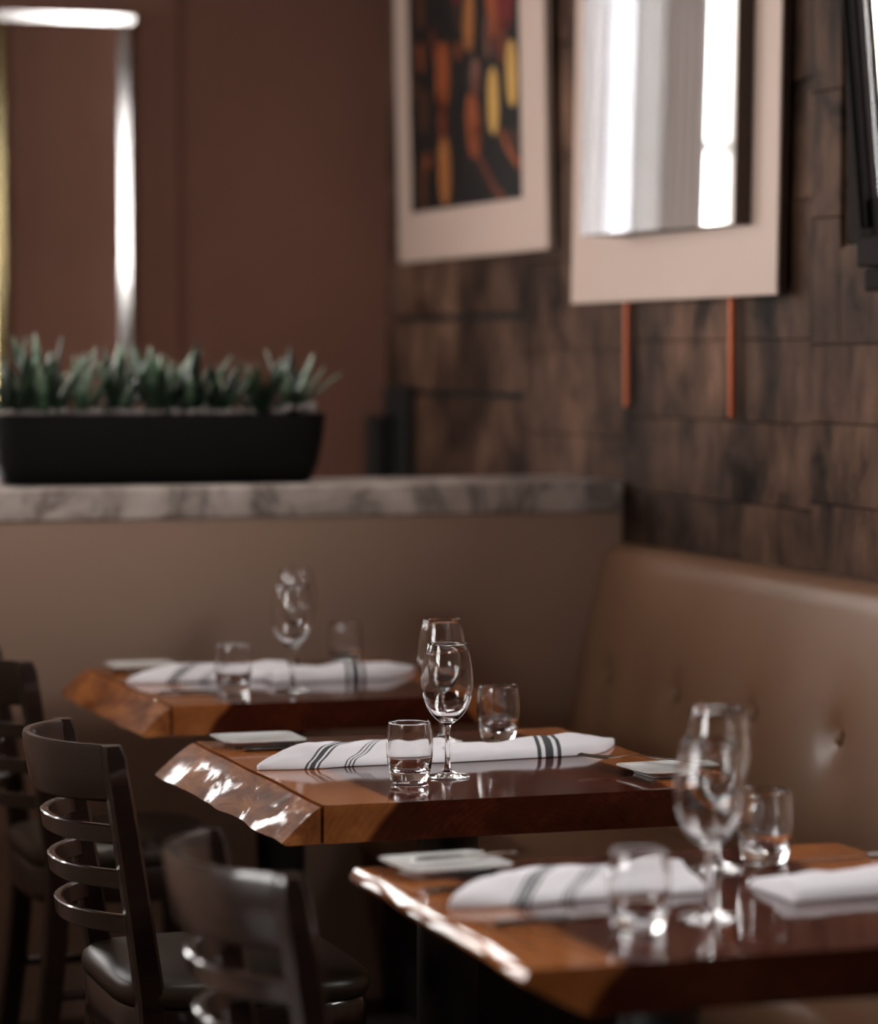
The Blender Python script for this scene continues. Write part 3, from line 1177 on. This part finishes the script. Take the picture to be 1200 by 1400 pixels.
def napkin(label, loc, rot, seed, L, Wd, H, mt, end='flat', flip=1):
    top, bot, nu, nv = make_napkin_mesh(seed, L, Wd, H, end)
    vs = [p for r in top for p in r] + [p for r in bot for p in r]
    n1 = (nu + 1) * (nv + 1)
    uvs = [(i / nu, j / nv) for i in range(nu + 1) for j in range(nv + 1)] * 2
    if flip < 0:
        vs = [(p[0], -p[1], p[2]) for p in vs]
    fs = []
    w = nv + 1
    for i in range(nu):
        for j in range(nv):
            a = i * w + j
            fs.append((a, a + w, a + w + 1, a + 1))
            fs.append((n1 + a, n1 + a + 1, n1 + a + w + 1, n1 + a + w))
    for i in range(nu):
        for j in (0, nv):
            a, c = i * w + j, (i + 1) * w + j
            fs.append((a, c, n1 + c, n1 + a))
    for j in range(nv):
        for i in (0, nu):
            a, c = i * w + j, i * w + j + 1
            fs.append((a, c, n1 + c, n1 + a))
    me = bpy.data.meshes.new('napkin')
    me.from_pydata(vs, [], fs)
    bm = bmesh.new()
    bm.from_mesh(me)
    bmesh.ops.recalc_face_normals(bm, faces=bm.faces)
    bm.to_mesh(me)
    bm.free()
    ul = me.uv_layers.new(name='UVMap')
    for lp in me.loops:
        ul.data[lp.index].uv = uvs[lp.vertex_index]
    me.polygons.foreach_set('use_smooth', [True] * len(me.polygons))
    me.materials.append(mt)
    o = bpy.data.objects.new('napkin', me)
    COL.objects.link(o)
    o.location = loc
    o.rotation_euler = rot
    return tag(o, label, 'napkin', 'folded striped linen napkins')


napkin('white folded napkin with thin dark stripes on the left of the middle table', (1.222, 4.615, TZ), (0, 0, R(-1)), 1, 0.33, 0.125, 0.030, m_nap)
napkin('white folded napkin with a dark striped band on the right of the middle table', (1.868, 4.755, TZ), (0, 0, R(184)), 2, 0.34, 0.125, 0.026, m_nap_b)
napkin('blurred folded napkin on the left of the nearest table', (1.125, 3.385, TZ), (0, 0, R(1)), 3, 0.33, 0.125, 0.030, m_nap)
napkin('blurred folded napkin at the right edge of the view on the nearest table', (1.855, 3.450, TZ), (0, 0, R(185)), 4, 0.34, 0.125, 0.026, m_nap_b)
napkin('bright white napkin on the left of the far table behind its tumbler', (1.305, 5.915, TZ), (0, 0, R(-3)), 5, 0.34, 0.13, 0.030, m_nap)
napkin('long white napkin with a dark band on the right of the far table', (1.915, 5.985, TZ), (0, 0, R(184)), 6, 0.34, 0.125, 0.028, m_nap_b)


# ------------------------------------------------------------------ plates and cutlery
def make_plate(label):
    root = thing('side_plate', label, 'plate', group='small rectangular side plates')
    a, c = 0.070, 0.062

    def rr(k, z):
        pts = []
        for i in range(40):
            t = 2 * PI * i / 40
            ca, sa = math.cos(t), math.sin(t)
            pts.append((math.copysign(abs(ca) ** 0.22, ca) * (a + k), math.copysign(abs(sa) ** 0.22, sa) * (c + k), z))
        return pts
    MB().rings([rr(-0.022, 0), rr(-0.020, 0.004), rr(-0.004, 0.0085), rr(0, 0.0105), rr(0, 0.0125), rr(-0.003, 0.013), rr(-0.010, 0.0105), rr(-0.022, 0.0085), rr(-0.05, 0.0083)]).build('plate_body', m_porcelain, root, smooth=0.8)
    return root


def make_knife(label, hm):
    """handle at -x end, blade towards +x; total 0.21"""
    root = thing('table_knife', label, 'knife', group='table knives')
    rings = []
    for (x, w, h) in [(0, 0.0045, 0.0035), (0.004, 0.0062, 0.005), (0.03, 0.0065, 0.0055), (0.08, 0.0052, 0.005), (0.098, 0.0042, 0.0045)]:
        rings.append([(x, w * math.cos(2 * PI * k / 12), h * 0.5 + 0.0006 + h * 0.5 * math.sin(2 * PI * k / 12)) for k in range(12)])
    MB().rings(rings).build('handle', hm, root, smooth=0.8)
    MB().rings([[(-0.003, 0.0055 * math.cos(2 * PI * k / 12), 0.0032 + 0.003 * math.sin(2 * PI * k / 12)) for k in range(12)],
                [(0.0005, 0.0064 * math.cos(2 * PI * k / 12), 0.0034 + 0.0033 * math.sin(2 * PI * k / 12)) for k in range(12)]]).build('end_cap', m_steel, root, smooth=0.8)
    rings = []
    for (x, a, c, t) in [(0.0975, -0.004, 0.004, 0.0016), (0.108, -0.0055, 0.006, 0.0013), (0.14, -0.0085, 0.006, 0.001), (0.18, -0.0085, 0.006, 0.0009), (0.20, -0.005, 0.006, 0.0007), (0.21, 0.002, 0.005, 0.0005)]:
        rings.append([(x, a, 0.0018), (x, 0.5 * (a + c), 0.0018 + t), (x, c, 0.0018 + t), (x, c, 0.0018 - t), (x, 0.5 * (a + c), 0.0018 - t)])
    MB().rings(rings).build('blade', m_steel, root, smooth=0.4)
    return root


def make_fork(label):
    """handle end at x=0, tine tips at x=0.19, convex side up along the neck"""
    root = thing('dinner_fork', label, 'fork', group='dinner forks')

    def zc(x):
        if x < 0.10:
            return 0.0022 + 0.010 * (x / 0.10) ** 2 * 0.6
        t = (x - 0.10) / 0.09
        return 0.0082 - 0.0075 * math.sin(min(t * 1.1, 1) * PI / 2) + 0.012 * max(0, t - 0.35) ** 1.6
    rings = []
    for (x, w) in [(0, 0.004), (0.004, 0.0085), (0.02, 0.0095), (0.05, 0.0068), (0.085, 0.0034), (0.105, 0.003), (0.118, 0.006), (0.128, 0.0115), (0.138, 0.0125), (0.142, 0.0125)]:
        z = zc(x)
        rings.append([(x, -w, z), (x, -w * 0.5, z + 0.0012), (x, w * 0.5, z + 0.0012), (x, w, z), (x, w * 0.5, z - 0.0012), (x, -w * 0.5, z - 0.0012)])
    MB().rings(rings).build('handle', m_steel, root, smooth=0.9)
    for k in range(4):
        y = -0.0108 + 0.0072 * k
        MB().tube([(x, y * (1 - 0.05 * i), zc(x)) for i, x in enumerate((0.1405, 0.155, 0.17, 0.182, 0.190))], [0.0017, 0.0015, 0.0013, 0.0011, 0.0007], 6).build('tine', m_steel, root, smooth=0.9)
    return root


pl = make_plate('small white plate at the far left corner of the middle table')
pl.location = (1.306, 4.925, TZ)
copy_tree(pl, (1.812, 4.375, TZ), (0, 0, R(4)), 'small white plate near the right front of the middle table, under the fork')
copy_tree(pl, (1.205, 3.640, TZ), (0, 0, R(5)), 'blurred small plate at the back left corner of the nearest table')
copy_tree(pl, (1.392, 6.165, TZ), (0, 0, R(-2)), 'small plate at the back left corner of the far table')

kn = make_knife('dark-handled knife lying in front of the napkin on the nearest table', m_dark_handle)
kn.location = (1.134, 3.262, TZ)
kn.rotation_euler = (0, 0, R(9))
copy_tree(kn, (1.845, 3.572, TZ), (0, 0, R(184)), 'dark-handled knife at the right edge of the nearest table beyond the napkin')
copy_tree(kn, (1.318, 5.715, TZ), (0, 0, R(-3)), 'dark-handled knife lying in front of the napkin on the far table')
copy_tree(kn, (1.262, 4.840, TZ), (0, 0, R(-3)), 'dark-handled knife between the napkin and the plate on the middle table')
copy_tree(kn, (1.128, 3.492, TZ), (0, 0, R(3)), 'dark-handled knife between the napkin and the plate on the nearest table')
_bk = copy_tree(kn, (1.165, 3.640, TZ + 0.0135), (0, 0, R(8)), 'butter knife lying across the small plate of the nearest table')
_bk.scale = (0.68, 0.8, 0.8)

fk = make_fork('steel fork resting on the right-hand plate of the middle table')
fk.location = (1.862, 4.385, TZ + 0.0140)
fk.rotation_euler = (0, 0, R(145))


# ------------------------------------------------------------------ planter and succulents
pt = thing('planter', 'long black tapered trough planter on the marble ledge', 'planter', (1.528, 6.615, 1.1205))
rings = []


def trough(hx, hy, z):
    pts = []
    for i in range(36):
        t = 2 * PI * i / 36
        ca, sa = math.cos(t), math.sin(t)
        pts.append((math.copysign(abs(ca) ** 0.25, ca) * hx, math.copysign(abs(sa) ** 0.35, sa) * hy, z))
    return pts


MB().rings([trough(0.328, 0.058, 0), trough(0.340, 0.066, 0.006), trough(0.356, 0.077, 0.045), trough(0.366, 0.083, 0.10), trough(0.371, 0.085, 0.152),
            trough(0.361, 0.080, 0.152), trough(0.356, 0.077, 0.135)]).build('trough', m_planter, pt, smooth=0.7)
MB().rings([trough(0.355, 0.0765, 0.130), trough(0.355, 0.0765, 0.149), trough(0.2, 0.04, 0.154)]).build('soil', m_soil, pt, smooth=True)
random.seed(5)
gb = MB()
for k in range(420):
    x = random.uniform(-0.35, 0.352)
    y = random.uniform(-0.072, 0.072)
    if x > 0.22 and random.random() < 0.5:
        x = random.uniform(0.25, 0.352)
    r = random.uniform(0.005, 0.010) * (1.2 if x > 0.26 else 1)
    z = 0.151 + random.uniform(0, 0.008) + (0.014 * random.random() if x > 0.27 else 0)
    vs = []
    for (a, c, d) in ((1, 0, 0), (-1, 0, 0), (0, 1, 0), (0, -1, 0), (0, 0, 1), (0, 0, -1)):
        q = r * random.uniform(0.8, 1.2)
        vs.append((x + a * q, y + c * q, z + d * q * 0.8))
    gb.add(vs, [(0, 2, 4), (2, 1, 4), (1, 3, 4), (3, 0, 4), (2, 0, 5), (1, 2, 5), (3, 1, 5), (0, 3, 5)])
gv = gb.build('gravel', m_pebble, pt, smooth=True)
gv['kind'] = 'stuff'


def leaf_mesh(nm, L, wd, curve, cup):
    rings = []
    n_ = 8
    for i in range(n_ + 1):
        t = i / n_
        w = wd * (0.55 + 0.75 * t) if t < 0.45 else wd * 0.89 * max(0.03, (1 - ((t - 0.45) / 0.55) ** 2.0))
        z = L * t * (1 - 0.10 * curve * t)
        x = curve * L * 0.38 * t * t
        th = 0.0035 * (1 - 0.75 * t)
        rings.append([(x + cup * w, -w, z), (x - th, -w * 0.4, z), (x - th * 1.2, w * 0.4, z), (x + cup * w, w, z), (x + th, w * 0.4, z), (x + th, -w * 0.4, z)])
    me = bpy.data.meshes.new(nm)
    mb = MB().rings(rings)
    me.from_pydata(mb.v, [], mb.f)
    bm = bmesh.new()
    bm.from_mesh(me)
    bmesh.ops.recalc_face_normals(bm, faces=bm.faces)
    bm.to_mesh(me)
    bm.free()
    me.polygons.foreach_set('use_smooth', [True] * len(me.polygons))
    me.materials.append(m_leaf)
    return me


leafs = [leaf_mesh('leaf', 0.15, 0.0135, 0.10, 0.35), leaf_mesh('leaf', 0.15, 0.0155, 0.35, 0.3), leaf_mesh('leaf', 0.15, 0.0125, 0.7, 0.25)]
random.seed(21)
plants = [(-0.315, 1.00, 'leftmost green succulent in the black planter, cut by the frame edge'),
          (-0.245, 1.14, 'second green succulent from the left in the black planter, tallest tips'),
          (-0.165, 0.88, 'third green succulent from the left in the black planter'),
          (-0.085, 1.02, 'green succulent in front of the metal bar in the black planter'),
          (0.005, 1.12, 'pale broad-leaved succulent at the middle of the black planter'),
          (0.075, 0.98, 'green succulent just right of the planter middle with a drooping leaf'),
          (0.145, 0.86, 'short pale-tipped succulent right of the planter middle'),
          (0.225, 0.98, 'dark green succulent second from the right end of the planter'),
          (0.300, 0.90, 'rightmost green succulent in the black planter above the pale gravel')]
for (px_, sc, lab) in plants:
    p = thing('succulent_plant', lab, 'plant', (1.53 + px_, 6.615 + random.uniform(-0.015, 0.015), 1.1205 + 0.143), group='succulents in the black planter')
    nleaf = random.choice((13, 14, 15))
    for k in range(nleaf):
        a = k * 2.399 + random.uniform(-0.3, 0.3)
        inner = k / nleaf
        tilt = R(4 + 30 * (1 - inner) + random.uniform(-6, 6))
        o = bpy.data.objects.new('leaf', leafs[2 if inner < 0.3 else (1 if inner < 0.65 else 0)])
        COL.objects.link(o)
        o.parent = p
        o.location = (0.016 * (1 - inner) * math.cos(a), 0.012 * (1 - inner) * math.sin(a), -0.004)
        s_ = sc * random.uniform(0.72, 1.24)
        o.scale = (s_, s_ * random.uniform(0.9, 1.2), s_)
        o.rotation_euler = Matrix.Rotation(a, 3, 'Z').to_euler()
        o.rotation_euler = (Matrix.Rotation(a, 3, 'Z') @ Matrix.Rotation(tilt, 3, 'Y')).to_euler()
